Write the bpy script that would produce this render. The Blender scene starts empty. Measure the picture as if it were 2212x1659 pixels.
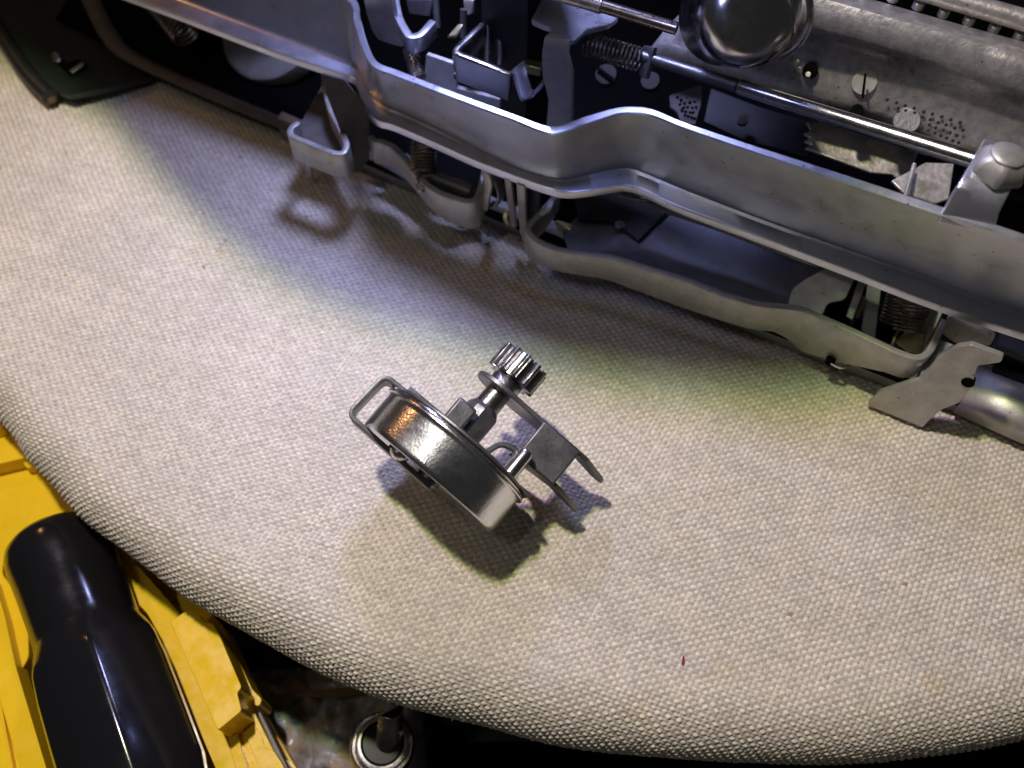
import bpy, bmesh, math, random
import numpy as np
from mathutils import Vector, Matrix

# ------------------------------------------------------------------ camera, world, lamps
# All builder coordinates are centimetres; meshes are written in metres (x 0.01).
CM = 0.01
TH = math.radians(59.0); HF = math.radians(30.0); DIST = 17.3
F = 1106.0 / math.tan(HF)                      # focal length in pixels of a 2212 px wide view
CAM = np.array([0.0, -DIST * math.cos(TH), DIST * math.sin(TH)])
FW = np.array([0.0, math.cos(TH), -math.sin(TH)]); UPV = np.array([0.0, math.sin(TH), math.cos(TH)]); RT = np.array([1.0, 0, 0])

sc = bpy.context.scene
col = sc.collection
cam_d = bpy.data.cameras.new("camera"); cam = bpy.data.objects.new("camera", cam_d); col.objects.link(cam)
cam.location = Vector(CAM * CM); cam.rotation_euler = (math.pi / 2 - TH, 0, 0)
cam_d.sensor_width = 36.0; cam_d.angle = 2 * HF
cam_d.clip_start = 0.005; cam_d.clip_end = 20
cam_d.dof.use_dof = True; cam_d.dof.focus_distance = 15.0 * CM; cam_d.dof.aperture_fstop = 16.0
sc.camera = cam

world = bpy.data.worlds.new("World"); sc.world = world; world.use_nodes = True
wb = world.node_tree.nodes["Background"]; wb.inputs[0].default_value = (0.82, 0.80, 0.80, 1); wb.inputs[1].default_value = 0.024

def lamp(name, loc, target, size, power, color, size_y=None):
    d = bpy.data.lights.new(name, 'AREA'); o = bpy.data.objects.new(name, d); col.objects.link(o)
    d.shape = 'RECTANGLE' if size_y else 'DISK'; d.size = size * CM
    if size_y: d.size_y = size_y * CM
    d.energy = power; d.color = color
    o.location = Vector(loc) * CM
    v = (Vector(target) - Vector(loc)); o.rotation_euler = v.to_track_quat('-Z', 'Y').to_euler()
    return o
# bench lamp: a head of three tinted emitters that add up to white, behind and above the machine
KEY = np.array([-7.4, 3.6, 34.5]); KT = (0.0, -2.0, 0.0); KP = 0.49
kup = np.array([0.2, -0.85, 0.5])
lamp("lamp_blue", KEY - kup * 0.95, KT, 1.6, KP * 0.92, (0.40, 0.36, 1.0))
lamp("lamp_red", KEY - kup * 0.2, KT, 1.6, KP, (1.0, 0.53, 0.46))
lamp("lamp_green", KEY + kup * 0.65, KT, 1.6, KP * 1.08, (0.74, 1.0, 0.44))
# small cool lamp under the added shade slab, over the middle of the machine
lamp("lamp_cool", (-1.0, 8.6, 12.2), (1.0, 3.0, 0.0), 3.0, 0.10, (0.46, 0.50, 1.0)).data.spread = math.radians(115)
lamp("lamp_rail_fill", (1.8, 2.7, 7.6), (1.8, 2.9, 0.0), 0.8, 0.0027, (0.36, 0.41, 1.0))  # second cool lamp, added to brighten the rail flange
# strip lamp of the room, ahead and to the left
lamp("lamp_room", (-14.0, -12.0, 42.0), (0, 0, 0), 1.4, 0.085, (1.0, 0.95, 0.88), size_y=8.0)
# warm bulb to the left
lamp("lamp_warm", (-24.0, 14.0, 19.0), (0, 0, 0), 1.8, 0.042, (1.0, 0.45, 0.16))

sc.view_settings.view_transform = 'Standard'; sc.view_settings.look = 'None'
sc.view_settings.exposure = 0.0; sc.view_settings.gamma = 1.0
sc.cycles.use_denoising = True
sc.cycles.max_bounces = 8

# ------------------------------------------------------------------ helpers
rng = np.random.default_rng(7); random.seed(7)
def at(u, v, z=0.0):
    r = FW + RT * (u - 1106.0) / F + UPV * (829.5 - v) / F
    return CAM + r * ((z - CAM[2]) / r[2])
def onplane(u, v, p, n):
    r = FW + RT * (u - 1106.0) / F + UPV * (829.5 - v) / F
    return CAM + r * (np.dot(np.asarray(p) - CAM, n) / np.dot(r, n))
def unit(v):
    v = np.asarray(v, float); return v / np.linalg.norm(v)
EX = unit((0.883, -0.469, 0)); NF = unit((-0.469, -0.883, 0)); ZU = np.array([0, 0, 1.0])   # machine: along, front, up

def catmull(P, per=6):
    P = np.asarray(P, float); Q = np.vstack([2 * P[0] - P[1], P, 2 * P[-1] - P[-2]]); out = []
    for i in range(len(P) - 1):
        a, b, c, d = Q[i:i + 4]
        for t in np.linspace(0, 1, per, endpoint=False):
            out.append(0.5 * (2 * b + (c - a) * t + (2 * a - 5 * b + 4 * c - d) * t * t + (3 * b - a - 3 * c + d) * t ** 3))
    out.append(P[-1]); return np.array(out)
def rounded(P, r, n=4, closed=False):
    """round the corners of a 3-D polyline"""
    P = [np.asarray(p, float) for p in P]; N = len(P); out = []
    for i in range(N):
        if not closed and i in (0, N - 1): out.append(P[i]); continue
        a, b, c = P[i - 1], P[i], P[(i + 1) % N]
        la, lc = np.linalg.norm(a - b), np.linalg.norm(c - b); k = min(r, la * .45, lc * .45)
        p, q = b + (a - b) / max(la, 1e-9) * k, b + (c - b) / max(lc, 1e-9) * k
        for t in np.linspace(0, 1, n + 1): out.append((1 - t) ** 2 * p + 2 * t * (1 - t) * b + t * t * q)
    return np.array(out)

def obj(name, verts, faces, mat, parent=None, smooth=True, bevel=0, solid=0, offset=-1, sub=0, kind=None, angle=40):
    me = bpy.data.meshes.new(name)
    V = (np.asarray(verts, float) * CM)
    me.from_pydata(V.tolist(), [], [tuple(int(i) for i in f) for f in faces])
    bm = bmesh.new(); bm.from_mesh(me); bmesh.ops.remove_doubles(bm, verts=bm.verts, dist=1e-7)
    if solid == 0: bmesh.ops.recalc_face_normals(bm, faces=bm.faces)
    bm.to_mesh(me); bm.free()
    if smooth:
        for p in me.polygons: p.use_smooth = True
        me.set_sharp_from_angle(angle=math.radians(angle))
    o = bpy.data.objects.new(name, me); col.objects.link(o)
    me.materials.append(mat)
    if parent is not None: o.parent = parent
    if solid:
        m = o.modifiers.new("solid", 'SOLIDIFY'); m.thickness = solid * CM; m.offset = offset
    if bevel:
        m = o.modifiers.new("bevel", 'BEVEL'); m.width = bevel * CM; m.segments = 2; m.limit_method = 'ANGLE'; m.angle_limit = math.radians(35); m.harden_normals = False
    if sub:
        m = o.modifiers.new("sub", 'SUBSURF'); m.levels = sub; m.render_levels = sub
    if kind: o["kind"] = kind
    return o
def thing(name, label, cat, loc=(0, 0, 0), group=None):
    o = bpy.data.objects.new(name, None); col.objects.link(o); o.empty_display_size = 0.005
    o["label"] = label; o["category"] = cat
    if group: o["group"] = group
    return o
def tag(o, label, cat, group=None):
    o["label"] = label; o["category"] = cat
    if group: o["group"] = group
    return o

def grid(rows):
    rows = [np.asarray(r) for r in rows]; n = len(rows[0]); V = np.vstack(rows); Fs = []
    for j in range(len(rows) - 1):
        for i in range(n - 1): Fs.append((j * n + i, j * n + i + 1, (j + 1) * n + i + 1, (j + 1) * n + i))
    return V, Fs
def sheet(name, rows, thick, mat, parent, bevel=0.02, offset=0, **k):
    V, Fs = grid(rows); return obj(name, V, Fs, mat, parent, solid=thick, offset=offset, bevel=bevel, **k)
def prism(name, P, vec, mat, parent, bevel=0.02, **k):
    P = np.asarray(P, float); n = len(P); vec = np.asarray(vec, float)
    V = np.vstack([P, P + vec]); Fs = [tuple(range(n)), tuple(range(2 * n - 1, n - 1, -1))] + [(i, (i + 1) % n, n + (i + 1) % n, n + i) for i in range(n)]
    return obj(name, V, Fs, mat, parent, bevel=bevel, **k)
def plate(name, uv, ref, nrm, thick, mat, parent, bevel=0.02, r=0.0, **k):
    """flat plate: outline seen at uv, lying in the plane through ref with normal nrm, thickness behind it"""
    nrm = unit(nrm); p = at(*ref)
    P = np.array([onplane(u, v, p, nrm) for u, v in uv])
    if r: P = rounded(P, r, 3, closed=True)
    return prism(name, P, -nrm * thick, mat, parent, bevel=bevel, **k)
def frames(P):
    P = np.asarray(P, float); T = np.gradient(P, axis=0); T /= np.linalg.norm(T, axis=1)[:, None]
    a = np.cross(T[0], ZU)
    if np.linalg.norm(a) < 1e-3: a = np.cross(T[0], (1, 0, 0))
    N = [unit(a)]
    for i in range(1, len(P)): N.append(unit(N[-1] - T[i] * np.dot(N[-1], T[i])))
    N = np.array(N); return T, N, np.cross(T, N)
def tube_geo(P, r, n=10, caps=True):
    P = np.asarray(P, float); T, N, B = frames(P); r = np.broadcast_to(r, len(P)); V = []; Fs = []
    for i in range(len(P)):
        for k in range(n):
            t = 2 * math.pi * k / n; V.append(P[i] + r[i] * (math.cos(t) * N[i] + math.sin(t) * B[i]))
    for i in range(len(P) - 1):
        for k in range(n): Fs.append((i * n + k, i * n + (k + 1) % n, (i + 1) * n + (k + 1) % n, (i + 1) * n + k))
    if caps: Fs += [tuple(range(n - 1, -1, -1)), tuple((len(P) - 1) * n + k for k in range(n))]
    return V, Fs
def tube(name, P, r, mat, parent, n=14, **k):
    V, Fs = tube_geo(P, r, n); return obj(name, V, Fs, mat, parent, **k)
def lathe(name, prof, O, A, mat, parent, n=48, ref=None, rmod=None, **k):
    """prof: (radius, height along A)"""
    A = unit(A); X = unit(np.cross(A, ref if ref is not None else (0.3, 0.2, 0.9))); Y = np.cross(A, X); V = []; Fs = []
    for j, (r, h) in enumerate(prof):
        for i in range(n):
            t = 2 * math.pi * i / n; rr = r * (rmod(t, h) if rmod else 1); V.append(np.asarray(O) + A * h + rr * (math.cos(t) * X + math.sin(t) * Y))
    for j in range(len(prof) - 1):
        for i in range(n): Fs.append((j * n + i, j * n + (i + 1) % n, (j + 1) * n + (i + 1) % n, (j + 1) * n + i))
    if prof[0][0] > 1e-6: Fs.append(tuple(range(n - 1, -1, -1)))
    if prof[-1][0] > 1e-6: Fs.append(tuple((len(prof) - 1) * n + i for i in range(n)))
    return obj(name, V, Fs, mat, parent, **k)
def spring(name, p0, p1, R, turns, r, mat, parent, hook=True):
    p0, p1 = np.asarray(p0, float), np.asarray(p1, float); A = unit(p1 - p0); X = unit(np.cross(A, (0.31, 0.2, 0.5))); Y = np.cross(A, X)
    t = np.linspace(0, 1, int(turns * 14)); ang = t * turns * 2 * math.pi
    P = p0 + np.outer(t, p1 - p0) + R * (np.outer(np.cos(ang), X) + np.outer(np.sin(ang), Y))
    V, Fs = tube_geo(P, r, 6); o = obj(name, V, Fs, mat, parent)
    if hook:
        e = P[-1]; th = np.linspace(0, 1.5 * math.pi, 12); c = p1 + A * R * 0.9
        H = np.array([c + R * 0.75 * (math.sin(q) * X * 0.9 - math.cos(q) * A) for q in th])
        tube("hook", np.vstack([e[None], H]), r, mat, o, n=6)
    return o

# ------------------------------------------------------------------ materials
def mat(name, color, metallic=0.0, rough=0.5, bump=0.0, bscale=40.0, vary=0.0, vscale=8.0, spec=0.5, rvar=0.0, coat=0.0, detail=4.0, col2=None, sss=0.0, aniso=None, grime=0.0):
    m = bpy.data.materials.new(name); m.use_nodes = True; nt = m.node_tree; b = nt.nodes["Principled BSDF"]
    L = nt.links.new
    b.inputs["Base Color"].default_value = (*color, 1); b.inputs["Metallic"].default_value = metallic
    b.inputs["Roughness"].default_value = rough; b.inputs["Specular IOR Level"].default_value = spec
    if coat: b.inputs["Coat Weight"].default_value = coat; b.inputs["Coat Roughness"].default_value = 0.08
    if sss: b.inputs["Subsurface Weight"].default_value = sss; b.inputs["Subsurface Radius"].default_value = (0.004, 0.002, 0.0006); b.inputs["Subsurface Scale"].default_value = 0.4
    tc = nt.nodes.new("ShaderNodeTexCoord"); mp = nt.nodes.new("ShaderNodeMapping"); mp.inputs["Scale"].default_value = (100, 100, 100)
    L(tc.outputs["Object"], mp.inputs[0])
    if aniso: mp.inputs["Rotation"].default_value = (0, 0, aniso[0]); mp.inputs["Scale"].default_value = (100 * aniso[1], 100, 100)
    if vary or col2:
        n = nt.nodes.new("ShaderNodeTexNoise"); n.inputs["Scale"].default_value = vscale; n.inputs["Detail"].default_value = detail; n.inputs["Roughness"].default_value = 0.65
        L(mp.outputs[0], n.inputs["Vector"])
        r = nt.nodes.new("ShaderNodeValToRGB"); r.color_ramp.elements[0].position = 0.35; r.color_ramp.elements[1].position = 0.68
        c2 = col2 if col2 else tuple(max(0, c * (1 - vary)) for c in color)
        r.color_ramp.elements[0].color = (*c2, 1); r.color_ramp.elements[1].color = (*color, 1)
        L(n.outputs["Fac"], r.inputs[0]); L(r.outputs[0], b.inputs["Base Color"])
    if grime:
        src = b.inputs["Base Color"].links[0].from_socket if b.inputs["Base Color"].links else None
        g1 = nt.nodes.new("ShaderNodeTexNoise"); g1.inputs["Scale"].default_value = 5.0; g1.inputs["Detail"].default_value = 12; g1.inputs["Roughness"].default_value = 0.75; L(mp.outputs[0], g1.inputs["Vector"])
        q1 = nt.nodes.new("ShaderNodeMapRange"); q1.inputs[1].default_value = 0.60; q1.inputs[2].default_value = 0.72; q1.inputs[4].default_value = grime; L(g1.outputs["Fac"], q1.inputs[0])
        g2 = nt.nodes.new("ShaderNodeTexVoronoi"); g2.inputs["Scale"].default_value = 3.6; g2.inputs["Randomness"].default_value = 1.0; L(mp.outputs[0], g2.inputs["Vector"])
        q2 = nt.nodes.new("ShaderNodeMapRange"); q2.inputs[1].default_value = 0.10; q2.inputs[2].default_value = 0.05; q2.inputs[4].default_value = 0.75; L(g2.outputs["Distance"], q2.inputs[0])
        mxm = nt.nodes.new("ShaderNodeMath"); mxm.operation = 'MAXIMUM'; L(q1.outputs[0], mxm.inputs[0]); L(q2.outputs[0], mxm.inputs[1])
        mg = nt.nodes.new("ShaderNodeMix"); mg.data_type = 'RGBA'; mg.inputs[7].default_value = (0.10, 0.085, 0.07, 1)
        if src: L(src, mg.inputs[6])
        else: mg.inputs[6].default_value = (*color, 1)
        L(mxm.outputs[0], mg.inputs[0]); L(mg.outputs[2], b.inputs["Base Color"])
    if rvar:
        n2 = nt.nodes.new("ShaderNodeTexNoise"); n2.inputs["Scale"].default_value = 2.3; n2.inputs["Detail"].default_value = 6; n2.inputs["Roughness"].default_value = 0.7
        L(mp.outputs[0], n2.inputs["Vector"])
        mr = nt.nodes.new("ShaderNodeMapRange"); mr.inputs[1].default_value = 0.3; mr.inputs[2].default_value = 0.7
        mr.inputs[3].default_value = max(0.03, rough - rvar); mr.inputs[4].default_value = rough + rvar
        L(n2.outputs["Fac"], mr.inputs[0]); L(mr.outputs[0], b.inputs["Roughness"])
    if bump:
        n3 = nt.nodes.new("ShaderNodeTexNoise"); n3.inputs["Scale"].default_value = bscale; n3.inputs["Detail"].default_value = 3
        L(mp.outputs[0], n3.inputs["Vector"])
        bp = nt.nodes.new("ShaderNodeBump"); bp.inputs["Strength"].default_value = bump; bp.inputs["Distance"].default_value = 0.0002
        L(n3.outputs["Fac"], bp.inputs["Height"]); L(bp.outputs[0], b.inputs["Normal"])
    return m
M = dict(
    satin=mat("satin_zinc", (0.64, 0.66, 0.75), 0.85, 0.34, bump=0.08, bscale=30, vary=0.08, vscale=3.0, rvar=0.08, detail=8, grime=0.5),  # bluish zinc, tint raised to carry the cool lamp's blue on the rails
    lever=mat("cadmium_steel", (0.50, 0.49, 0.46), 0.55, 0.45, bump=0.15, bscale=25, vary=0.25, vscale=3.5, rvar=0.12, detail=8, grime=0.5),
    bright=mat("polished_steel", (0.66, 0.64, 0.62), 1.0, 0.22, bump=0.05, bscale=20, rvar=0.08),
    chrome=mat("nickel_drum", (0.88, 0.89, 0.91), 1.0, 0.24, bump=0.2, bscale=22, rvar=0.07, vary=0.08, vscale=2),
    dark=mat("dark_steel", (0.22, 0.22, 0.225), 0.8, 0.42, bump=0.2, bscale=16, vary=0.3, vscale=3, rvar=0.12, detail=8),
    gear=mat("oiled_steel", (0.42, 0.42, 0.43), 1.0, 0.3, bump=0.25, bscale=14, vary=0.3, vscale=5, rvar=0.1),
    springm=mat("spring_wire", (0.42, 0.36, 0.30), 0.9, 0.3, vary=0.4, vscale=6, rvar=0.1),
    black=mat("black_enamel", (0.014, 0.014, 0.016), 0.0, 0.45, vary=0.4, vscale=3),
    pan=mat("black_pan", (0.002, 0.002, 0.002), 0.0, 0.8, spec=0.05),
    dim_oxide=mat("dim_brown_oxide", (0.03, 0.024, 0.02), 0.0, 0.6, vary=0.3, vscale=4, spec=0.2),  # dark oxide, deepened on screw heads for light blocked inside the machine
    glassy=mat("dark_glazed_cap", (0.22, 0.21, 0.20), 1.0, 0.12, rvar=0.04),
    green=mat("dark_green_enamel", (0.010, 0.022, 0.017), 0.0, 0.4, vary=0.4, vscale=1.5, bump=0.15, bscale=10),
    galv=mat("galvanised_steel", (0.72, 0.68, 0.61), 0.75, 0.34, bump=0.4, bscale=12, vary=0.35, vscale=6, rvar=0.12, detail=6, grime=0.6),
    brass=mat("yellow_passivated", (0.60, 0.55, 0.30), 0.9, 0.3, vary=0.3, vscale=5),
    floorm=mat("blue_grey_sheet", (0.20, 0.21, 0.24), 0.5, 0.4, vary=0.3, vscale=2, detail=8),
    ribm=mat("dull_grey_rib", (0.12, 0.11, 0.10), 0.0, 0.7, vary=0.3, vscale=2, spec=0.2),
    rubber=mat("grey_felt_disc", (0.30, 0.29, 0.26), 0.0, 0.8, vary=0.2, vscale=4),
    painted=mat("grey_painted_base", (0.40, 0.42, 0.40), 0.25, 0.5, vary=0.2, vscale=2.5, bump=0.1, bscale=20),
    yellow=mat("yellow_plastic", (0.92, 0.61, 0.016), 0.0, 0.24, bump=0.05, bscale=14, vary=0.05, vscale=2.0, rvar=0.14, detail=9, sss=0.15),
    blackp=mat("black_plastic", (0.008, 0.008, 0.009), 0.0, 0.17, rvar=0.05, coat=0.1, bump=0.04, bscale=16),
    table=mat("bench_top", (0.05, 0.035, 0.028), 0.0, 0.6, vary=0.6, vscale=0.6),
    red=mat("red_lint", (0.25, 0.012, 0.02), 0.0, 0.7),
    brownl=mat("brown_lint", (0.35, 0.20, 0.07), 0.0, 0.8),
    card=mat("brown_card", (0.20, 0.12, 0.06), 0.0, 0.7, vary=0.3, vscale=2),
    fibre=mat("cotton_fibre", (0.62, 0.57, 0.48), 0.0, 0.8),
    pad=mat("padding", (0.45, 0.42, 0.37), 0.0, 0.9),
    wornblack=mat("dark_lining", (0.006, 0.006, 0.007), 0.0, 0.3),
)
# mottled clear bag over gravelly grey-brown bits
def bag_mat():
    m = bpy.data.materials.new("mottled_bag"); m.use_nodes = True; nt = m.node_tree; b = nt.nodes["Principled BSDF"]; L = nt.links.new
    tc = nt.nodes.new("ShaderNodeTexCoord"); mp = nt.nodes.new("ShaderNodeMapping"); mp.inputs["Scale"].default_value = (100, 100, 100); L(tc.outputs["Object"], mp.inputs[0])
    n = nt.nodes.new("ShaderNodeTexNoise"); n.inputs["Scale"].default_value = 1.6; n.inputs["Detail"].default_value = 8; n.inputs["Roughness"].default_value = 0.7; n.inputs["Distortion"].default_value = 0.8; L(mp.outputs[0], n.inputs["Vector"])
    r = nt.nodes.new("ShaderNodeValToRGB"); cr = r.color_ramp; cr.elements[0].position = 0.32; cr.elements[0].color = (0.10, 0.13, 0.18, 1); cr.elements[1].position = 0.75; cr.elements[1].color = (0.75, 0.72, 0.70, 1)
    e = cr.elements.new(0.45); e.color = (0.38, 0.40, 0.45, 1); e = cr.elements.new(0.54); e.color = (0.34, 0.24, 0.14, 1); e = cr.elements.new(0.62); e.color = (0.40, 0.37, 0.36, 1)
    L(n.outputs["Fac"], r.inputs[0]); L(r.outputs[0], b.inputs["Base Color"]); b.inputs["Roughness"].default_value = 0.3
    return m
M["bag"] = bag_mat()

def canvas_mat():
    m = bpy.data.materials.new("woven_canvas"); m.use_nodes = True; nt = m.node_tree; b = nt.nodes["Principled BSDF"]; L = nt.links.new
    at_ = nt.nodes.new("ShaderNodeAttribute"); at_.attribute_name = "tone"
    tc = nt.nodes.new("ShaderNodeTexCoord"); mp = nt.nodes.new("ShaderNodeMapping"); mp.inputs["Scale"].default_value = (100, 100, 100); L(tc.outputs["Object"], mp.inputs[0])
    n = nt.nodes.new("ShaderNodeTexNoise"); n.inputs["Scale"].default_value = 0.45; n.inputs["Detail"].default_value = 5; L(mp.outputs[0], n.inputs["Vector"])
    n2 = nt.nodes.new("ShaderNodeTexNoise"); n2.inputs["Scale"].default_value = 22; n2.inputs["Detail"].default_value = 3; L(mp.outputs[0], n2.inputs["Vector"])
    r = nt.nodes.new("ShaderNodeValToRGB"); r.color_ramp.elements[0].position = 0.3; r.color_ramp.elements[0].color = (0.61, 0.57, 0.49, 1); r.color_ramp.elements[1].position = 0.62; r.color_ramp.elements[1].color = (0.69, 0.635, 0.545, 1)
    L(n.outputs["Fac"], r.inputs[0])
    mx = nt.nodes.new("ShaderNodeMix"); mx.data_type = 'RGBA'; mx.blend_type = 'MULTIPLY'; mx.inputs[0].default_value = 1.0
    L(r.outputs[0], mx.inputs[6]); L(at_.outputs["Color"], mx.inputs[7])
    mr = nt.nodes.new("ShaderNodeMapRange"); mr.inputs[1].default_value = 0.3; mr.inputs[2].default_value = 0.7; mr.inputs[3].default_value = 0.78; mr.inputs[4].default_value = 1.12; L(n2.outputs["Fac"], mr.inputs[0])
    mx2 = nt.nodes.new("ShaderNodeMix"); mx2.data_type = 'RGBA'; mx2.blend_type = 'MULTIPLY'; mx2.inputs[0].default_value = 1.0
    L(mx.outputs[2], mx2.inputs[6]); L(mr.outputs[0], mx2.inputs[7])
    L(mx2.outputs[2], b.inputs["Base Color"]); b.inputs["Roughness"].default_value = 0.75; b.inputs["Sheen Weight"].default_value = 0.15
    b.inputs["Specular IOR Level"].default_value = 0.35
    return m
M["canvas"] = canvas_mat()

# ------------------------------------------------------------------ padded board with woven canvas
RE = 0.95                                        # radius of the rolled edge
sil = [(-330, 560), (-150, 755), (0, 911), (47, 979), (99, 1033), (160, 1104), (235, 1160), (292, 1203), (377, 1269), (447, 1311), (532, 1358),
       (667, 1433), (791, 1488), (915, 1527), (1042, 1557), (1207, 1599), (1389, 1621), (1661, 1639), (1843, 1641), (1979, 1630), (2212, 1594), (2450, 1525), (2750, 1400)]
front = [at(u, v, -0.60)[:2] for u, v in sil]
outl = front + [np.array(p) for p in [(17.0, -1.0), (20.0, 6.0), (17.0, 14.0), (4.0, 17.0), (-10.0, 17.5), (-16.5, 13.0), (-17.0, 7.0)]]
OUT = catmull(np.array(outl + [outl[0]]), 8)[:-1]
cen = OUT.mean(0)
def edge_dist(P):
    """distance inside the outline and outward normal of the nearest outline point"""
    A = OUT; B = np.roll(OUT, -1, 0); D = B - A; L2 = (D ** 2).sum(1)
    dist = np.empty(len(P)); nor = np.empty((len(P), 2))
    for s in range(0, len(P), 20000):
        Q = P[s:s + 20000]; W = Q[:, None, :] - A[None]
        t = np.clip((W * D[None]).sum(2) / L2[None], 0, 1); X = W - t[..., None] * D[None]
        d2 = (X ** 2).sum(2); k = d2.argmin(1); ii = np.arange(len(Q)); x = X[ii, k]
        seg = D[k]; n = np.stack([seg[:, 1], -seg[:, 0]], 1); n /= np.linalg.norm(n, axis=1)[:, None]
        sgn = (x * n).sum(1); d = np.sqrt(d2[ii, k])
        dist[s:s + 20000] = np.where(sgn > 0, -d, d)
        nn = x / np.maximum(d, 1e-6)[:, None] * np.where(sgn > 0, 1, -1)[:, None]
        nor[s:s + 20000] = nn
    return dist, nor
if np.cross(OUT[1] - OUT[0], cen - OUT[0]) < 0: OUT = OUT[::-1].copy()
EXTRA = RE * (math.pi / 2 - 1)                  # cloth beyond the outline that wraps down the rolled edge
def drape(P):
    """flat cloth coordinates -> position and normal on the padded board"""
    d, n = edge_dist(P)
    e = d + EXTRA                               # distance from the lower hem measured along the cloth
    q = math.pi / 2 * RE
    phi = np.clip((q - e) / RE, 0, math.pi / 2 + 0.9)
    flat = phi <= 0
    pos = np.zeros((len(P), 3)); nr = np.zeros((len(P), 3)); nr[:, 2] = 1
    pos[:, :2] = P
    # inner edge of the roll sits RE inside the outline
    hor = RE * np.sin(phi); dz = -RE * (1 - np.cos(phi))
    base = P - n * 0
    shift = (q - e)                             # how far past the start of the roll the cloth point is
    roll = ~flat
    pos[roll, :2] = P[roll] - n[roll] * shift[roll, None] + n[roll] * hor[roll, None]
    pos[roll, 2] = dz[roll]
    nr[roll, :2] = n[roll] * np.sin(phi[roll])[:, None]; nr[roll, 2] = np.cos(phi[roll])
    # gentle crown so that the far left falls away a little
    pos[:, 2] += -0.0016 * np.maximum(0, -pos[:, 0] - 4) ** 2
    return pos, nr, e
def smooth_noise(x, y, s, seed):
    r = np.random.default_rng(seed); T = r.random((64, 64)); X = x / s; Y = y / s
    i = np.floor(X).astype(int); j = np.floor(Y).astype(int); fx = X - i; fy = Y - j; fx = fx * fx * (3 - 2 * fx); fy = fy * fy * (3 - 2 * fy)
    g = lambda a, b: T[a % 64, b % 64]
    return (g(i, j) * (1 - fx) + g(i + 1, j) * fx) * (1 - fy) + (g(i, j + 1) * (1 - fx) + g(i + 1, j + 1) * fx) * fy - 0.5

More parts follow.
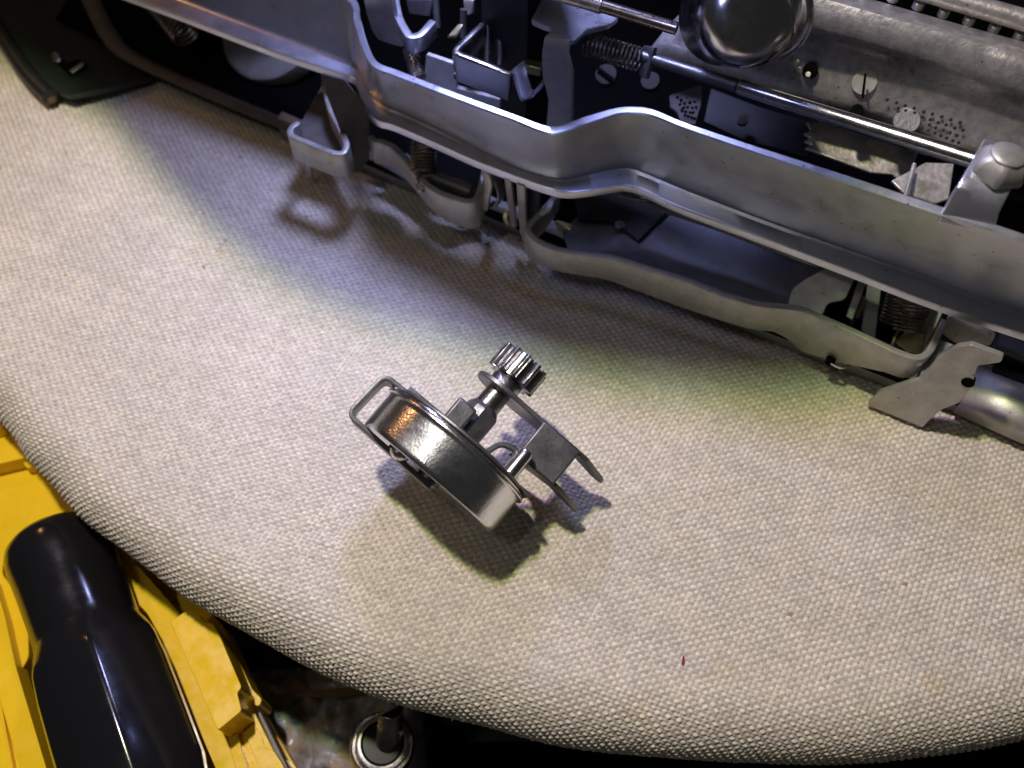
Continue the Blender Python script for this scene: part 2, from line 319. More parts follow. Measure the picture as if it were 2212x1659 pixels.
board = thing("padded_board", "cream canvas covered padded board with a rounded edge, under the typewriter", "padded board")
PW, PF = 0.0908, 0.0700
WD = np.array([math.cos(math.radians(-19.2)), math.sin(math.radians(-19.2))]); PD = np.array([math.cos(math.radians(60)), math.sin(math.radians(60))])
NS, NT = 5, 4
def visible_mask(P3, margin):
    d = P3 - CAM; k = d @ FW; u = 1106 + F * (d @ RT) / k; v = 829.5 - F * (d @ UPV) / k
    inside = (u > -margin) & (u < 2212 + margin) & (v > 40 - margin) & (v < 1659 + margin)
    # cloth hidden under the machine needs no weave
    lim = np.interp(u, [-100, 100, 330, 640, 1100, 1900, 2212, 2400], [90, 150, 120, 230, 440, 780, 880, 950])
    return inside & (v > lim - margin)
def weave():
    Minv = np.linalg.inv(np.stack([WD * PW, PD * PF], 1))
    cs = np.array([at(u, v)[:2] for u, v in [(-60, 60), (2270, 60), (-60, 1700), (2270, 1700)]]); cs = np.vstack([cs, cs + [0, -2.5]])
    ij = cs @ Minv.T; i0, j0 = np.floor(ij.min(0)).astype(int) - 2; i1, j1 = np.ceil(ij.max(0)).astype(int) + 2
    # coarse cell mask first
    I, J = np.meshgrid(np.arange(i0, i1), np.arange(j0, j1), indexing='ij')
    Cc = (I.ravel()[:, None] + .5) * WD * PW + (J.ravel()[:, None] + .5) * PD * PF
    ok = (Cc[:, 1] > -12); pos, nr, e = drape(Cc)
    ok &= visible_mask(pos, 35) & (e > -0.75)
    keep = ok.reshape(I.shape)
    ni, nj = (i1 - i0) * NS + 1, (j1 - j0) * NT + 1
    vm = np.zeros((ni, nj), bool)
    kk = np.kron(keep, np.ones((NS, NT), bool))
    vm[:-1, :-1] |= kk; vm[1:, :-1] |= kk; vm[:-1, 1:] |= kk; vm[1:, 1:] |= kk
    a, b = np.nonzero(vm); idx = -np.ones((ni, nj), int); idx[a, b] = np.arange(len(a))
    s = i0 + a / NS; t = j0 + b / NT                     # in thread pitches
    x = s + 0.22 * smooth_noise(s, t, 9.0, 1) + 0.10 * smooth_noise(s, t, 2.3, 11); y = t + 0.22 * smooth_noise(s, t, 8.0, 2) + 0.10 * smooth_noise(s, t, 2.6, 12)
    ii = np.round(x).astype(int); jj = np.round(y).astype(int); fx = x - ii; fy = y - jj
    r = np.random.default_rng(3); wi = 0.85 + 0.3 * r.random(4096); wj = 0.85 + 0.3 * r.random(4096)
    cell = r.random((512, 512)); cc = cell[ii % 512, jj % 512]
    A = 0.019; R = 0.030
    prof = lambda f, w: R * np.sqrt(np.clip(1 - (f / (0.52 * w)) ** 2, 0, 1))
    cw = np.cos(math.pi * x); weft = A * 1.3 * np.where(jj % 2 == 0, 1, -1) * np.sign(cw) * np.abs(cw) ** 0.65 + prof(fy, wj[jj % 4096]) * (0.8 + 0.5 * cc)
    warp = -A * 0.7 * np.where(ii % 2 == 0, 1, -1) * np.cos(math.pi * y) + prof(fx, wi[ii % 4096]) * (0.7 + 0.4 * cc)
    h = np.maximum(weft, warp); isw = weft > warp
    h += 0.012 * (r.random(len(h)) - 0.5) * 0.6 + 0.02 * smooth_noise(s, t, 14, 5)
    Pf = s[:, None] * WD * PW + t[:, None] * PD * PF
    pos, nr, e = drape(Pf)
    pos = pos + nr * (h - 0.034)[:, None]
    pos[:, 2] += 0.05 * smooth_noise(Pf[:, 0] + 50, Pf[:, 1] + 50, 3.0, 6)
    # colour of the yarn itself
    tone = np.ones((len(h), 4), np.float32)
    tv = 0.88 + 0.22 * cc; tv *= np.where(isw, 1.10, 0.74)
    tv *= 1 + 0.12 * smooth_noise(s * 0.25, t, 1.0, 8) + 0.05 * smooth_noise(s, t, 30, 9)
    tone[:, 0] = tv; tone[:, 1] = tv * (0.985 + 0.02 * cc); tone[:, 2] = tv * (0.95 + 0.05 * smooth_noise(s, t, 5, 10))
    fleck = r.random((512, 512))[(ii * 7) % 512, (jj * 3) % 512] > 0.9994
    tone[fleck & ~isw] *= np.array([0.75, 0.55, 0.30, 1])
    # yellowed stains of their own shape
    for (u, v, rad, k) in [(2020, 1478, 0.2, .2), (1995, 1462, 0.10, .3), (1560, 1450, 0.25, .12), (262, 1010, 0.25, .10), (480, 545, 0.12, .35), (1370, 1540, .3, .12)]:
        p = at(u, v)[:2]; d = np.hypot(Pf[:, 0] - p[0], Pf[:, 1] - p[1]) / rad + 0.9 * smooth_noise(s, t, 2.5, 13)
        w = np.clip(1.2 - d, 0, 1) * k; tone[:, 1] *= 1 - 0.45 * w; tone[:, 0] *= 1 - 0.25 * w; tone[:, 2] *= 1 - w
    # faces
    ci, cj = np.nonzero(kk)
    q = np.stack([idx[ci, cj], idx[ci + 1, cj], idx[ci + 1, cj + 1], idx[ci, cj + 1]], 1)
    me = bpy.data.meshes.new("canvas_cover"); nV, nF = len(pos), len(q)
    me.vertices.add(nV); me.vertices.foreach_set("co", (pos * CM).astype(np.float32).ravel())
    me.loops.add(nF * 4); me.loops.foreach_set("vertex_index", q.astype(np.int32).ravel())
    me.polygons.add(nF); me.polygons.foreach_set("loop_start", (np.arange(nF) * 4).astype(np.int32)); me.polygons.foreach_set("loop_total", np.full(nF, 4, np.int32))
    me.polygons.foreach_set("use_smooth", np.ones(nF, bool))
    at_ = me.attributes.new("tone", 'FLOAT_COLOR', 'POINT'); at_.data.foreach_set("color", tone.ravel())
    me.update(calc_edges=True); me.materials.append(M["canvas"])
    o = bpy.data.objects.new("canvas_cover", me); col.objects.link(o); o.parent = board; o["kind"] = "stuff"
    return o
weave()
# padding body under the cloth: coarse rings following the outline
def pad_body():
    rings = []; n = len(OUT)
    nrm = np.roll(OUT, -1, 0) - np.roll(OUT, 1, 0); nrm = np.stack([nrm[:, 1], -nrm[:, 0]], 1); nrm /= np.linalg.norm(nrm, axis=1)[:, None]
    q = RE
    for ins, z in [(3.0, -0.10), (q, -0.10)] + [(q - q * math.sin(p) + .07, -q * (1 - math.cos(p)) - 0.07) for p in np.linspace(0.2, math.pi / 2 + .8, 9)] + [(1.6, -3.0)]:
        P = OUT - nrm * ins; rings.append(np.column_stack([P, np.full(n, z)]))
    V = np.vstack(rings); Fs = []
    for j in range(len(rings) - 1):
        for i in range(n): Fs.append((j * n + i, j * n + (i + 1) % n, (j + 1) * n + (i + 1) % n, (j + 1) * n + i))
    Fs.append(tuple(range(n))); Fs.append(tuple((len(rings) - 1) * n + i for i in range(n)))
    Vz = V.copy(); Vz[:, 2] += -0.0016 * np.maximum(0, -Vz[:, 0] - 4) ** 2
    return obj("padding", Vz, Fs, M["pad"], board)
pad_body()
# loose cotton fibres standing off the rolled edge and the cloth
def fuzz():
    V = []; Fs = []
    r = np.random.default_rng(21)
    a = catmull(np.array(front), 40)
    def hair(p, d, L, w):
        nonlocal V, Fs
        k = 4; pts = []; q = p.copy(); dd = d.copy()
        for _ in range(k + 1):
            pts.append(q.copy()); dd = unit(dd + r.normal(0, .45, 3)); q = q + dd * L / k
        g, f = tube_geo(np.array(pts), w * np.linspace(1, .4, k + 1), 3, caps=False); o = len(V); V += list(g); Fs += [tuple(i + o for i in x) for x in f]
    nr2 = np.gradient(a, axis=0); nr2 = np.stack([nr2[:, 1], -nr2[:, 0]], 1); nr2 /= np.linalg.norm(nr2, axis=1)[:, None]
    if np.dot(nr2[len(a) // 2], cen - a[len(a) // 2]) > 0: nr2 = -nr2
    for _ in range(750):
        i = r.integers(0, len(a)); phi = r.uniform(0.75, 1.5); n = np.array([*(nr2[i] * math.sin(phi)), math.cos(phi)])
        e = a[i] - nr2[i] * RE; p = np.array([*(e + nr2[i] * RE * math.sin(phi)), -RE * (1 - math.cos(phi))])
        p[2] += -0.0016 * max(0, -p[0] - 4) ** 2
        tang = np.array([-nr2[i][1], nr2[i][0], 0]) * r.normal(0, .9)
        hair(p, unit(n + tang), r.choice([.03, .05, .08, .16], p=[.45, .35, .17, .03]), 0.0022)
    for _ in range(900):
        p = np.array([*at(r.uniform(0, 2212), r.uniform(500, 1600))[:2], 0.01]); ang = r.uniform(0, 6.28)
        if edge_dist(p[None, :2])[0][0] < RE * 1.1: continue
        hair(p, unit(np.array([math.cos(ang), math.sin(ang), .5])), r.uniform(.03, .09), 0.0018)
    return obj("loose_fibres", V, Fs, M["fibre"], board, kind="stuff")
fuzz()

# bench far below
bt = obj("bench_top", [(-40, -40, -7.5), (40, -40, -7.5), (40, 60, -7.5), (-40, 60, -7.5)], [(0, 1, 2, 3)], M["table"]); bt["kind"] = "structure"

# ------------------------------------------------------------------ mainspring drum assembly (the loose part in the middle)
drum = thing("spring_drum", "loose nickel spring drum with steel bracket and pinion gear lying on the canvas", "spring drum")
_r = FW + RT * (960 - 1106) / F + UPV * (829.5 - 985) / F; _n = unit(_r)
_R = unit(RT - _n * np.dot(RT, _n)); _U = np.cross(_R, _n)
DA = unit(0.646 * _R + 0.763 * _U); DB = unit(0.756 * _R - 0.655 * _U); DB = unit(DB - DA * np.dot(DA, DB)); DC = np.cross(DA, DB)   # axis, along the plate, away from the camera
DA = unit(DA + 0.085 * DC); DC = unit(DC - DA * np.dot(DA, DC))
DEPTH = 14.87; SCL = DEPTH / F
DO = CAM + _r * DEPTH
def L(b, a, c=0.0): return DO + SCL * (b * DB + a * DA + c * DC)
def box_l(name, b0, b1, a0, a1, c0, c1, mat_, parent=drum, bevel=0.02):
    P = [L(b0, a0, c0), L(b1, a0, c0), L(b1, a1, c0), L(b0, a1, c0)]
    return prism(name, P, SCL * (c1 - c0) * DC, mat_, parent, bevel=bevel)
def lathe_l(name, prof, b=0, c=0, mat_=None, n=64, parent=drum, **k):
    return lathe(name, [(r * SCL, h * SCL) for r, h in prof], L(b, 0, c), DA, mat_, parent, n=n, ref=DC, **k)
shell = lathe_l("drum_shell", [(0.01, -54), (150, -54), (160, -56), (168, -63), (174, -63), (178, -59), (180, -50), (180, 18), (181, 24), (184, 27), (188, 28), (188, 31), (0.01, 31)], b=3, mat_=M["chrome"], n=128, angle=50)
lathe_l("lid_rim", [(0.01, 33), (185, 33), (187, 35), (186, 38), (0.01, 38)], b=2, mat_=M["bright"], n=96)
lathe_l("rivet", [(26, -58), (26, -64), (18, -72), (6, -76), (0.01, -76)], b=-78, c=-40, mat_=M["bright"], n=24)
lathe_l("hub_cap", [(30, -50), (30, -66), (22, -70), (0.01, -70)], b=3, c=0, mat_=M["dark"], n=32)
# U-shaped strap bracket around the drum
def strap_l(name, pts, c0, c1, th, mat_, r=14, bevel=0.015):
    P = rounded([L(b, a, 0) for b, a in pts], r * SCL, 5); rows = [P + SCL * c0 * DC, P + SCL * c1 * DC]
    return sheet(name, rows, th * SCL, mat_, drum, bevel=bevel)
strap_l("bracket_strap", [(150, 46), (-207, 46), (-211, -67), (20, -72)], -48, 40, 11, M["dark"], r=20)
box_l("bracket_plate", -150, -62, 41, 60, -70, -38, M["dark"])
box_l("bracket_lug", 150, 192, 41, 52, -64, 64, M["dark"], bevel=0.03)
lathe_l("bracket_flange", [(0.01, 40), (170, 40), (176, 43), (176, 47), (170, 50), (0.01, 50)], b=6, mat_=M["dark"], n=80)
box_l("stop_tab", -57, -8, 48, 114, -58, -46, M["dark"], bevel=0.06)
# shaft: hexagonal-looking sleeve, neck, collar
lathe_l("sleeve", [(39, 40), (39, 126), (38, 131), (30, 142)], mat_=M["dark"], n=12, angle=20)
lathe_l("neck", [(30, 140), (29, 150), (28, 188)], mat_=M["gear"], n=40)
lathe_l("collar", [(37, 190), (37, 214), (35, 217), (35, 226)], mat_=M["gear"], n=40)
# pinion with separate teeth
core = lathe_l("pinion", [(44, 222), (44, 280), (12, 280), (12, 270), (0.01, 270)], mat_=M["gear"], n=40)
NTEETH = 11
def tooth_mesh():
    prof = [(40, -9.5), (47, -9), (55, -6.2), (60, -3.6), (60, 3.6), (55, 6.2), (47, 9), (40, 9.5)]
    V = []; Fs = []
    for h in (222, 280):
        for r_, w in prof: V.append((r_, w, h))
    n = len(prof); Fs = [tuple(range(n - 1, -1, -1)), tuple(range(n, 2 * n))] + [(i, (i + 1) % n, n + (i + 1) % n, n + i) for i in range(n)]
    return V, Fs
tv, tf = tooth_mesh()
for k in range(NTEETH):
    t = 2 * math.pi * (k + 0.25) / NTEETH; cs, sn = math.cos(t), math.sin(t)
    obj("tooth", [L(r_ * cs - w * sn, h, r_ * sn + w * cs) for r_, w, h in tv], tf, M["gear"], core, bevel=0.012, angle=30)
# upper arm plate with washer eye, front web, lower arm, prongs
def plate_a(name, outline, a0, a1, mat_=M["dark"], bevel=0.015):
    """plate square to the drum axis, outline in (b, c)"""
    P = [L(b, a0, c) for b, c in outline]; return prism(name, P, SCL * (a1 - a0) * DA, mat_, drum, bevel=bevel)
eye = [(62 * math.cos(t) , 62 * math.sin(t)) for t in np.linspace(math.pi * .42, math.pi * 1.58, 20)]
plate_a("upper_arm", [(118, 50)] + eye + [(118, -50), (205, -50), (240, -44), (300, 18), (308, 34), (300, 46), (280, 44), (215, 2), (150, 52)], 183, 194)
plate_a("lower_arm", [(105, -50), (205, -50), (236, -44), (298, 20), (306, 36), (298, 48), (278, 46), (215, 2), (160, 30), (105, 30)], 97, 107)
box_l("web_plate", 114, 216, 97, 192, -58, -42, M["dark"], bevel=0.035)
lathe_l("pin", [(17, 40), (17, 106), (15, 112), (9, 115), (0.01, 115)], b=127, c=-80, mat_=M["bright"], n=28)
tube("return_arm", rounded([L(60, 50, -60), L(72, 92, -62), L(108, 104, -62), L(120, 80, -60)], .12, 5), 0.055, M["dark"], drum, n=8)
# rest the whole part on the cloth
bpy.context.view_layer.update()
zmin = min((v.co.z for o in drum.children_recursive for v in o.data.vertices)) / CM
drum.location.z = (0.0 - zmin) * CM; print("DRUM zmin", zmin)

# ------------------------------------------------------------------ typewriter
tw = thing("typewriter", "opened typewriter mechanism of plated steel rails, levers and springs on the canvas board", "typewriter")
ZR = 2.5
def zt(u): return float(np.interp(u, [200, 770, 1350, 2000, 2300], [3.7, 3.6, 4.08, 4.75, 4.9]))
ST = [  # inner foot of the web | outer edge of the flange | front of the top edge | back of the top edge
    ((200, -75), (185, -42), (200, -230), (203, -246)), ((400, 3), (385, 31), (400, -135), (403, -150)), ((600, 79), (590, 110), (602, -58), (606, -73)),
    ((737, 130), (725, 155), (744, -2), (756, -12)), ((773, 147), (762, 168), (764, 52), (779, 42)), ((788, 176), (777, 200), (776, 92), (791, 84)),
    ((804, 208), (790, 233), (792, 130), (806, 121)), ((833, 232), (812, 258), (812, 151), (822, 138)), ((870, 246), (850, 270), (850, 166), (858, 151)),
    ((937, 277), (925, 302), (937, 199), (940, 183)), ((1037, 327), (1025, 347), (1037, 236), (1040, 220)), ((1120, 364), (1110, 380), (1115, 264), (1118, 249)),
    ((1185, 385), (1175, 404), (1165, 285), (1168, 267)), ((1225, 389), (1222, 415), (1205, 292), (1204, 272)), ((1280, 377), (1278, 411), (1268, 270), (1262, 252)),
    ((1335, 366), (1333, 402), (1334, 249), (1325, 234)), ((1365, 367), (1360, 401), (1374, 247), (1370, 230)), ((1400, 379), (1395, 413), (1414, 254), (1410, 236)),
    ((1474, 410), (1470, 448), (1490, 284), (1490, 268)), ((1640, 474), (1635, 509), (1660, 342), (1665, 326)), ((1840, 545), (1830, 582), (1854, 406), (1862, 390)),
    ((2000, 600), (1985, 642), (2010, 458), (2014, 440)), ((2141, 656), (2130, 693), (2150, 503), (2154, 486)), ((2330, 718), (2320, 756), (2340, 568), (2344, 551))]
inner = catmull([at(*s[0], ZR) for s in ST], 6); outer = catmull([at(*s[1], ZR - .02) for s in ST], 6)
topf = catmull([at(*s[2], zt(s[2][0])) for s in ST], 6); topb = catmull([at(*s[3], zt(s[3][0]) + .02) for s in ST], 6)
def lerp(a, b, t): return a * (1 - t) + b * t
low = outer + [0, 0, -.17]; backlow = inner + [0, 0, -.17] - NF * .15
rail_rows = [topb, lerp(topb, topf, .2) + [0, 0, .02], lerp(topb, topf, .85) + [0, 0, .02], topf, lerp(topf, inner, .05), lerp(topf, inner, .5), lerp(topf, inner, .93), inner + [0, 0, .03] + NF * .01, lerp(inner, outer, .18), lerp(inner, outer, .90) + [0, 0, .004], lerp(inner, outer, .97) + [0, 0, -.005], outer + [0, 0, -.035], low, low - NF * .12, backlow, lerp(inner, topb, .5) - NF * .14, topb - [0, 0, .06], topb]
V, Fs = grid(rail_rows)
obj("front_rail", V, Fs, M["satin"], tw, angle=28)
# tab of the rail bent back under the bolt
def zz(u, v, z): return at(u, v, z)
rows = [[zz(2024, 478, 4.62), zz(2150, 510, 4.62)], [zz(2036, 455, 4.8), zz(2150, 488, 4.8)], [zz(2052, 425, 5.05), zz(2158, 458, 5.05)], [zz(2064, 405, 5.2), zz(2172, 430, 5.2)], [zz(2076, 386, 5.27), zz(2184, 408, 5.27)], [zz(2098, 350, 5.28), zz(2204, 372, 5.28)], [zz(2122, 305, 5.28), zz(2228, 328, 5.28)]]
rows = [np.array([lerp(a, b, t) for t in np.linspace(0, 1, 5)]) for a, b in rows]
sheet("rail_tab", rows, 0.12, M["satin"], tw, bevel=0.03, offset=0)
bolt_o = at(2152, 372, 5.3); bolt = lathe("bolt", [(0.0001, .36), (.14, .36), (.27, .33), (.36, .25), (.41, .14), (.42, .0)], bolt_o, (0.05, 0.0, 1), M["lever"], tw, n=6, angle=25, bevel=.05)
lathe("bolt_washer", [(.0001, .40), (.20, .40), (.25, .36), (.25, .2)], bolt_o, (0.05, 0, 1), M["lever"], bolt, n=40)

# cross shaft, its coil and nut
sh0, sh1 = at(1405, 128, 4.05), at(2100, 345, 5.05)
sd = unit(sh1 - sh0); mid = lerp(sh0, sh1, .315)
tube("shaft", [sh0 - sd * .3, lerp(sh0, mid, .98)], .115, M["dark"], tw, n=24); tube("shaft_sleeve", [mid, sh1 + sd * .2], .135, M["bright"], tw, n=24)
spring("torsion_spring", at(1268, 96, 3.9), at(1385, 130, 3.95), .21, 13, .022, M["springm"], tw, hook=False)
plate("lock_nut", [(1390, 97), (1412, 101), (1394, 170), (1379, 164)], (1392, 150, 3.95), NF * .6 + EX * -.6 + ZU * .4, .10, M["dark"], tw)
tube("upper_shaft", [at(1190, -18, 5.3), at(1300, 14, 5.3)], .125, M["galv"], tw, n=20); tube("upper_shaft_end", [at(1302, 14, 5.3), at(1462, 62, 5.3)], .105, M["springm"], tw, n=20)

# galvanised back plate with rolled ridge
def row(pts, z): return catmull([at(u, v, z) for u, v in pts], 6)
r0 = row([(1395, 118), (1560, 163), (1800, 230), (1900, 258), (2060, 318), (2330, 405)], 3.3)
r1 = row([(1440, 60), (1640, 112), (1830, 175), (1940, 210), (2090, 262), (2350, 352)], 3.75)
r2 = row([(1480, 18), (1700, 88), (1860, 133), (1990, 178), (2140, 226), (2380, 300)], 4.1)
r3 = row([(1500, -30), (1730, 45), (1890, 90), (2030, 130), (2180, 178), (2400, 245)], 4.75)
r4 = row([(1530, -65), (1780, 2), (1940, 48), (2080, 88), (2211, 124), (2420, 180)], 5.1)
r5 = r4 - NF * .5 + [0, 0, -.12]; r6 = r5 - NF * .3 + [0, 0, -.7]
bp = sheet("back_plate", [r0, lerp(r0, r1, .5), r1, r2, lerp(r2, r3, .5) + [0, 0, .06], r3, lerp(r3, r4, .5) + [0, 0, .07], r4, r5, r6], .1, M["galv"], tw, bevel=0, angle=60)
pn = unit(NF * .55 + ZU * .8)
def disc_on(name, u, v, z, r, h, nrm, mat_, parent, n=28, prof=None):
    o = at(u, v, z); p = prof or [(r, -.05), (r, h * .7), (r * .93, h), (0.0001, h)]
    return lathe(name, p, o, nrm, mat_, parent, n=n)
disc_on("plate_hole", 1750, 153, 3.80, .14, .05, pn, M["pan"], bp); disc_on("plate_hole", 1851, 240, 3.44, .12, .05, pn, M["pan"], bp)
disc_on("peg", 1745, 164, 3.80, .05, .10, pn, M["bright"], bp)
sc1 = disc_on("plate_screw", 1868, 178, 3.62, .23, .42, unit(pn + NF * .5), M["lever"], tw)
plate("screw_slot", [(1867, 158), (1872, 160), (1866, 214), (1860, 212)], (1866, 186, 4.02), unit(pn + NF * .5), .04, M["pan"], sc1, bevel=0)
disc_on("plate_rivet", 1958, 262, 3.52, .24, .05, pn, M["dark"], bp)
# embossed dimples of the plate
dn = unit(NF * .75 + ZU * .62)
def dots(name, quad, nx, ny, z0, z1, mat_, parent):
    V = []; Fs = []
    for i in range(nx):
        for j in range(ny):
            s, t = (i + .5 + .5 * (j % 2)) / nx, (j + .5) / ny
            u = lerp(lerp(quad[0][0], quad[1][0], s), lerp(quad[3][0], quad[2][0], s), t); v = lerp(lerp(quad[0][1], quad[1][1], s), lerp(quad[3][1], quad[2][1], s), t)
            if math.hypot(u - 1958, (v - 262) * 1.2) < 34: continue
            c = at(u + random.uniform(-1, 1), v + random.uniform(-1, 1), lerp(z0, z1, t) + .035); o = len(V); X = EX; Y = np.cross(dn, X)
            for k in range(6):
                a = k * math.pi / 3; V.append(c + .034 * (math.cos(a) * X + math.sin(a) * Y))
            V.append(c + dn * .006)
            Fs += [(o + k, o + (k + 1) % 6, o + 6) for k in range(6)]
    return obj(name, V, Fs, mat_, parent, kind="stuff")
dots("dimples", [(1900, 205), (2085, 262), (2070, 315), (1960, 270)], 9, 4, 3.76, 3.48, M["dim_oxide"], bp)
dots("dimples", [(1655, 105), (1735, 130), (1720, 165), (1640, 142)], 5, 3, 3.86, 3.66, M["galv"], bp)
# comb bar with pale pegs above the plate and bright bar behind
c0, c1 = at(1800, -62, 4.9), at(2420, 105, 4.9)
prism("comb_bar", [c0, c1, c1 - NF * .9, c0 - NF * .9], (0, 0, -.5), M["pan"], tw)
for k in range(9):
    u = 1875 + k * 54.5; v = -22 + k * 16.6
    disc_on("comb_peg", u, v, 4.95, .10, .08, ZU, M["lever"], tw, n=16)
rb = [at(1960, -30, 5.3), at(2330, 78, 5.3)]
tube("rear_bar", rb, .17, M["galv"], tw, n=20)
# polished round end cap high on the right
kb = at(1622, 28, 5.6)
lathe("end_cap", [(0.0001, .40), (.45, .40), (.62, .34), (.76, .20), (.84, .0), (.86, -.3), (.86, -1.6)], kb, unit(NF * .62 + ZU * .55 + EX * .35), M["bright"], tw, n=64)
tube("cap_rim", [kb + .93 * (math.cos(t) * unit(np.cross(NF, EX)) + math.sin(t) * EX) - NF * .1 for t in np.linspace(.2, 2 * math.pi, 40)], .06, M["bright"], tw, n=8)

# dark ribbon of lower plates seen between shaft and rail
lowp = at(1850, 330, 2.2)
plate("toothed_plate", [(1742, 265), (1790, 262), (1985, 325), (1975, 350), (1960, 385), (1945, 392), (1928, 376), (1880, 372), (1738, 320), (1752, 312), (1736, 305), (1750, 297), (1735, 288), (1752, 281)], (1850, 330, 2.3), unit(NF * .35 + ZU), .08, M["galv"], tw)
plate("corner_plate", [(1925, 390), (2000, 350), (2062, 352), (2050, 430), (2020, 440), (1950, 415)], (1990, 390, 2.9), unit(NF * .3 + ZU), .08, M["galv"], tw)
tube("stay_wire", [at(1975, 355, 3.15), at(1955, 425, 3.15)], .04, M["lever"], tw, n=8)
plate("perforated_plate", [(1446, 205), (1517, 182), (1515, 225), (1502, 270), (1470, 262), (1462, 242), (1448, 232)], (1480, 230, 2.6), unit(NF * .4 + ZU), .08, M["ribm"], tw)  # dull grey stands in for light blocked inside the machine
dots("perforations", [(1455, 208), (1510, 192), (1500, 262), (1475, 250)], 4, 6, 2.62, 2.62, M["pan"], tw)
disc_on("screw_head", 1310, 165, 3.0, .22, .1, unit(NF * .5 + ZU), M["dim_oxide"], tw); plate("screw_slot", [(1288, 148), (1294, 144), (1334, 174), (1329, 180)], (1310, 160, 3.14), unit(NF * .5 + ZU), .04, M["pan"], tw, bevel=0)
disc_on("screw_head", 1405, 178, 2.4, .2, .1, unit(NF * .5 + ZU), M["dim_oxide"], tw)
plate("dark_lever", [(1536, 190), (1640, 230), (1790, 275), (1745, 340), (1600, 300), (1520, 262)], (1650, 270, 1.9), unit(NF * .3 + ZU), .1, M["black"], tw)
disc_on("lamp_glint_rivet", 1604, 258, 2.2, .13, .05, unit(NF * .5 + ZU), M["bright"], tw).name = "rivet"

# brackets left of centre
plate("left_bracket", [(778, -40), (838, -40), (857, 60), (863, 84), (872, 103), (840, 94), (817, 86), (804, 67), (792, 30)], (840, 60, 3.4), NF, .12, M["lever"], tw, r=.06)
P = rounded([at(846, -40, 3.6), at(862, 45, 3.6), at(886, 84, 3.6), at(910, 78, 3.6), at(936, 48, 3.6)], .25, 5)
sheet("bracket_lip", [P + ZU * .05, P + ZU * .05 + NF * .0 - ZU * .35], .16, M["satin"], tw)
P = rounded([at(1046, 48, 3.95), at(1005, 85, 3.95), at(980, 110, 3.95), at(1012, 122, 3.95), at(1104, 156, 3.95)], .22, 5)
sheet("channel_clip", [P, P - ZU * .30, P - ZU * .62 + NF * .03], .15, M["bright"], tw, bevel=.04)
P = rounded([at(1108, 150, 3.95), at(1118, 190, 3.75), at(1128, 222, 3.6), at(1150, 205, 3.6), at(1174, 172, 3.65)], .16, 5)
sheet("clip_lip", [P + EX * .0, P - NF * .28 + EX * .05], .10, M["satin"], tw, bevel=.03)
plate("inner_plate", [(920, 118), (985, 140), (985, 190), (1080, 215), (1080, 235), (915, 180)], (980, 180, 3.0), NF, .1, M["lever"], tw)
plate("top_bracket", [(1184, -30), (1240, -30), (1330, 22), (1337, 36), (1315, 52), (1262, 66), (1240, 87), (1190, 78), (1190, 60), (1170, 52), (1147, 42)], (1240, 40, 4.6), ZU, .12, M["satin"], tw, r=.06)
plate("bracket_leg", [(1176, 79), (1230, 88), (1224, 123), (1234, 159), (1234, 272), (1205, 285), (1180, 275), (1185, 215), (1172, 168), (1170, 119)], (1205, 200, 3.6), NF, .12, M["lever"], tw, r=.05)
plate("yellow_stop", [(1126, 138), (1140, 126), (1171, 133), (1169, 149)], (1150, 138, 3.5), ZU, .2, M["brass"], tw)
plate("yellow_stop", [(1068, 44), (1090, 56), (1113, 30), (1092, 22)], (1090, 40, 3.9), ZU, .3, M["satin"], tw)
plate("latch_tip", [(965, 79), (985, 78), (1001, 52), (990, 50)], (985, 65, 3.9), unit(ZU + NF * .5), .08, M["brass"], tw)
for (u0, v0, u1, v1, z) in [(1052, 50, 1052, 135, 3.3), (1078, 60, 1080, 140, 3.2), (1130, 70, 1128, 130, 3.2), (1002, 20, 1000, 80, 3.4), (940, -10, 945, 60, 3.2)]:
    tube("link_wire", [at(u0, v0, z + .5), at(u1, v1, z)], .07, M["dark"], tw, n=10)
plate("type_lever", [(1000, 0), (1022, 0), (1020, 30), (1004, 34)], (1010, 10, 3.6), unit(NF + ZU * .5), .1, M["galv"], tw); plate("type_lever", [(1058, -8), (1078, -6), (1072, 38), (1056, 34)], (1066, 10, 3.6), unit(NF + ZU * .5), .1, M["satin"], tw)
plate("type_lever", [(876, 0), (935, -2), (928, 36), (884, 30)], (900, 10, 3.2), unit(NF + ZU * .5), .1, M["dark"], tw)
spring("return_spring", at(886, 108, 3.1), at(905, 170, 2.9), .14, 12, .02, M["springm"], tw)

# ---- lower levers in front of the base
def strap(name, uv, z, drop, th, mat_, r=.1, per=5, bev=.02, parent=tw):
    P = rounded([at(u, v, z) for u, v in uv], r, per) if r else np.array([at(u, v, z) for u, v in uv])
    if np.isscalar(drop): D = np.full(len(P), drop)
    else:
        s0 = np.r_[0, np.cumsum(np.linalg.norm(np.diff([at(u, v, z) for u, v in uv], axis=0), axis=1))]; s1 = np.r_[0, np.cumsum(np.linalg.norm(np.diff(P, axis=0), axis=1))]
        D = np.interp(s1 / s1[-1], s0 / s0[-1], drop)
    return sheet(name, [P, P - D[:, None] * ZU * .5, P - D[:, None] * ZU], th, mat_, parent, bevel=bev, offset=0)
strap("bent_lever", [(645, 262), (627, 276), (626, 290), (640, 297), (722, 330), (742, 330), (750, 312), (732, 268), (713, 235), (704, 198), (698, 150)], 1.9, .66, .13, M["lever"], r=.16)
plate("lever_tongue", [(656, 345), (668, 352), (674, 388), (662, 392)], (665, 380, .35), NF, .08, M["lever"], tw)
plate("lever_wall", [(699, 160), (745, 172), (795, 235), (803, 300), (798, 345), (770, 374), (752, 372), (748, 318), (730, 268), (706, 205)], (752, 340, 1.3), unit(NF * .6 + EX * .8 + ZU * .1), .08, M["ribm"], tw)
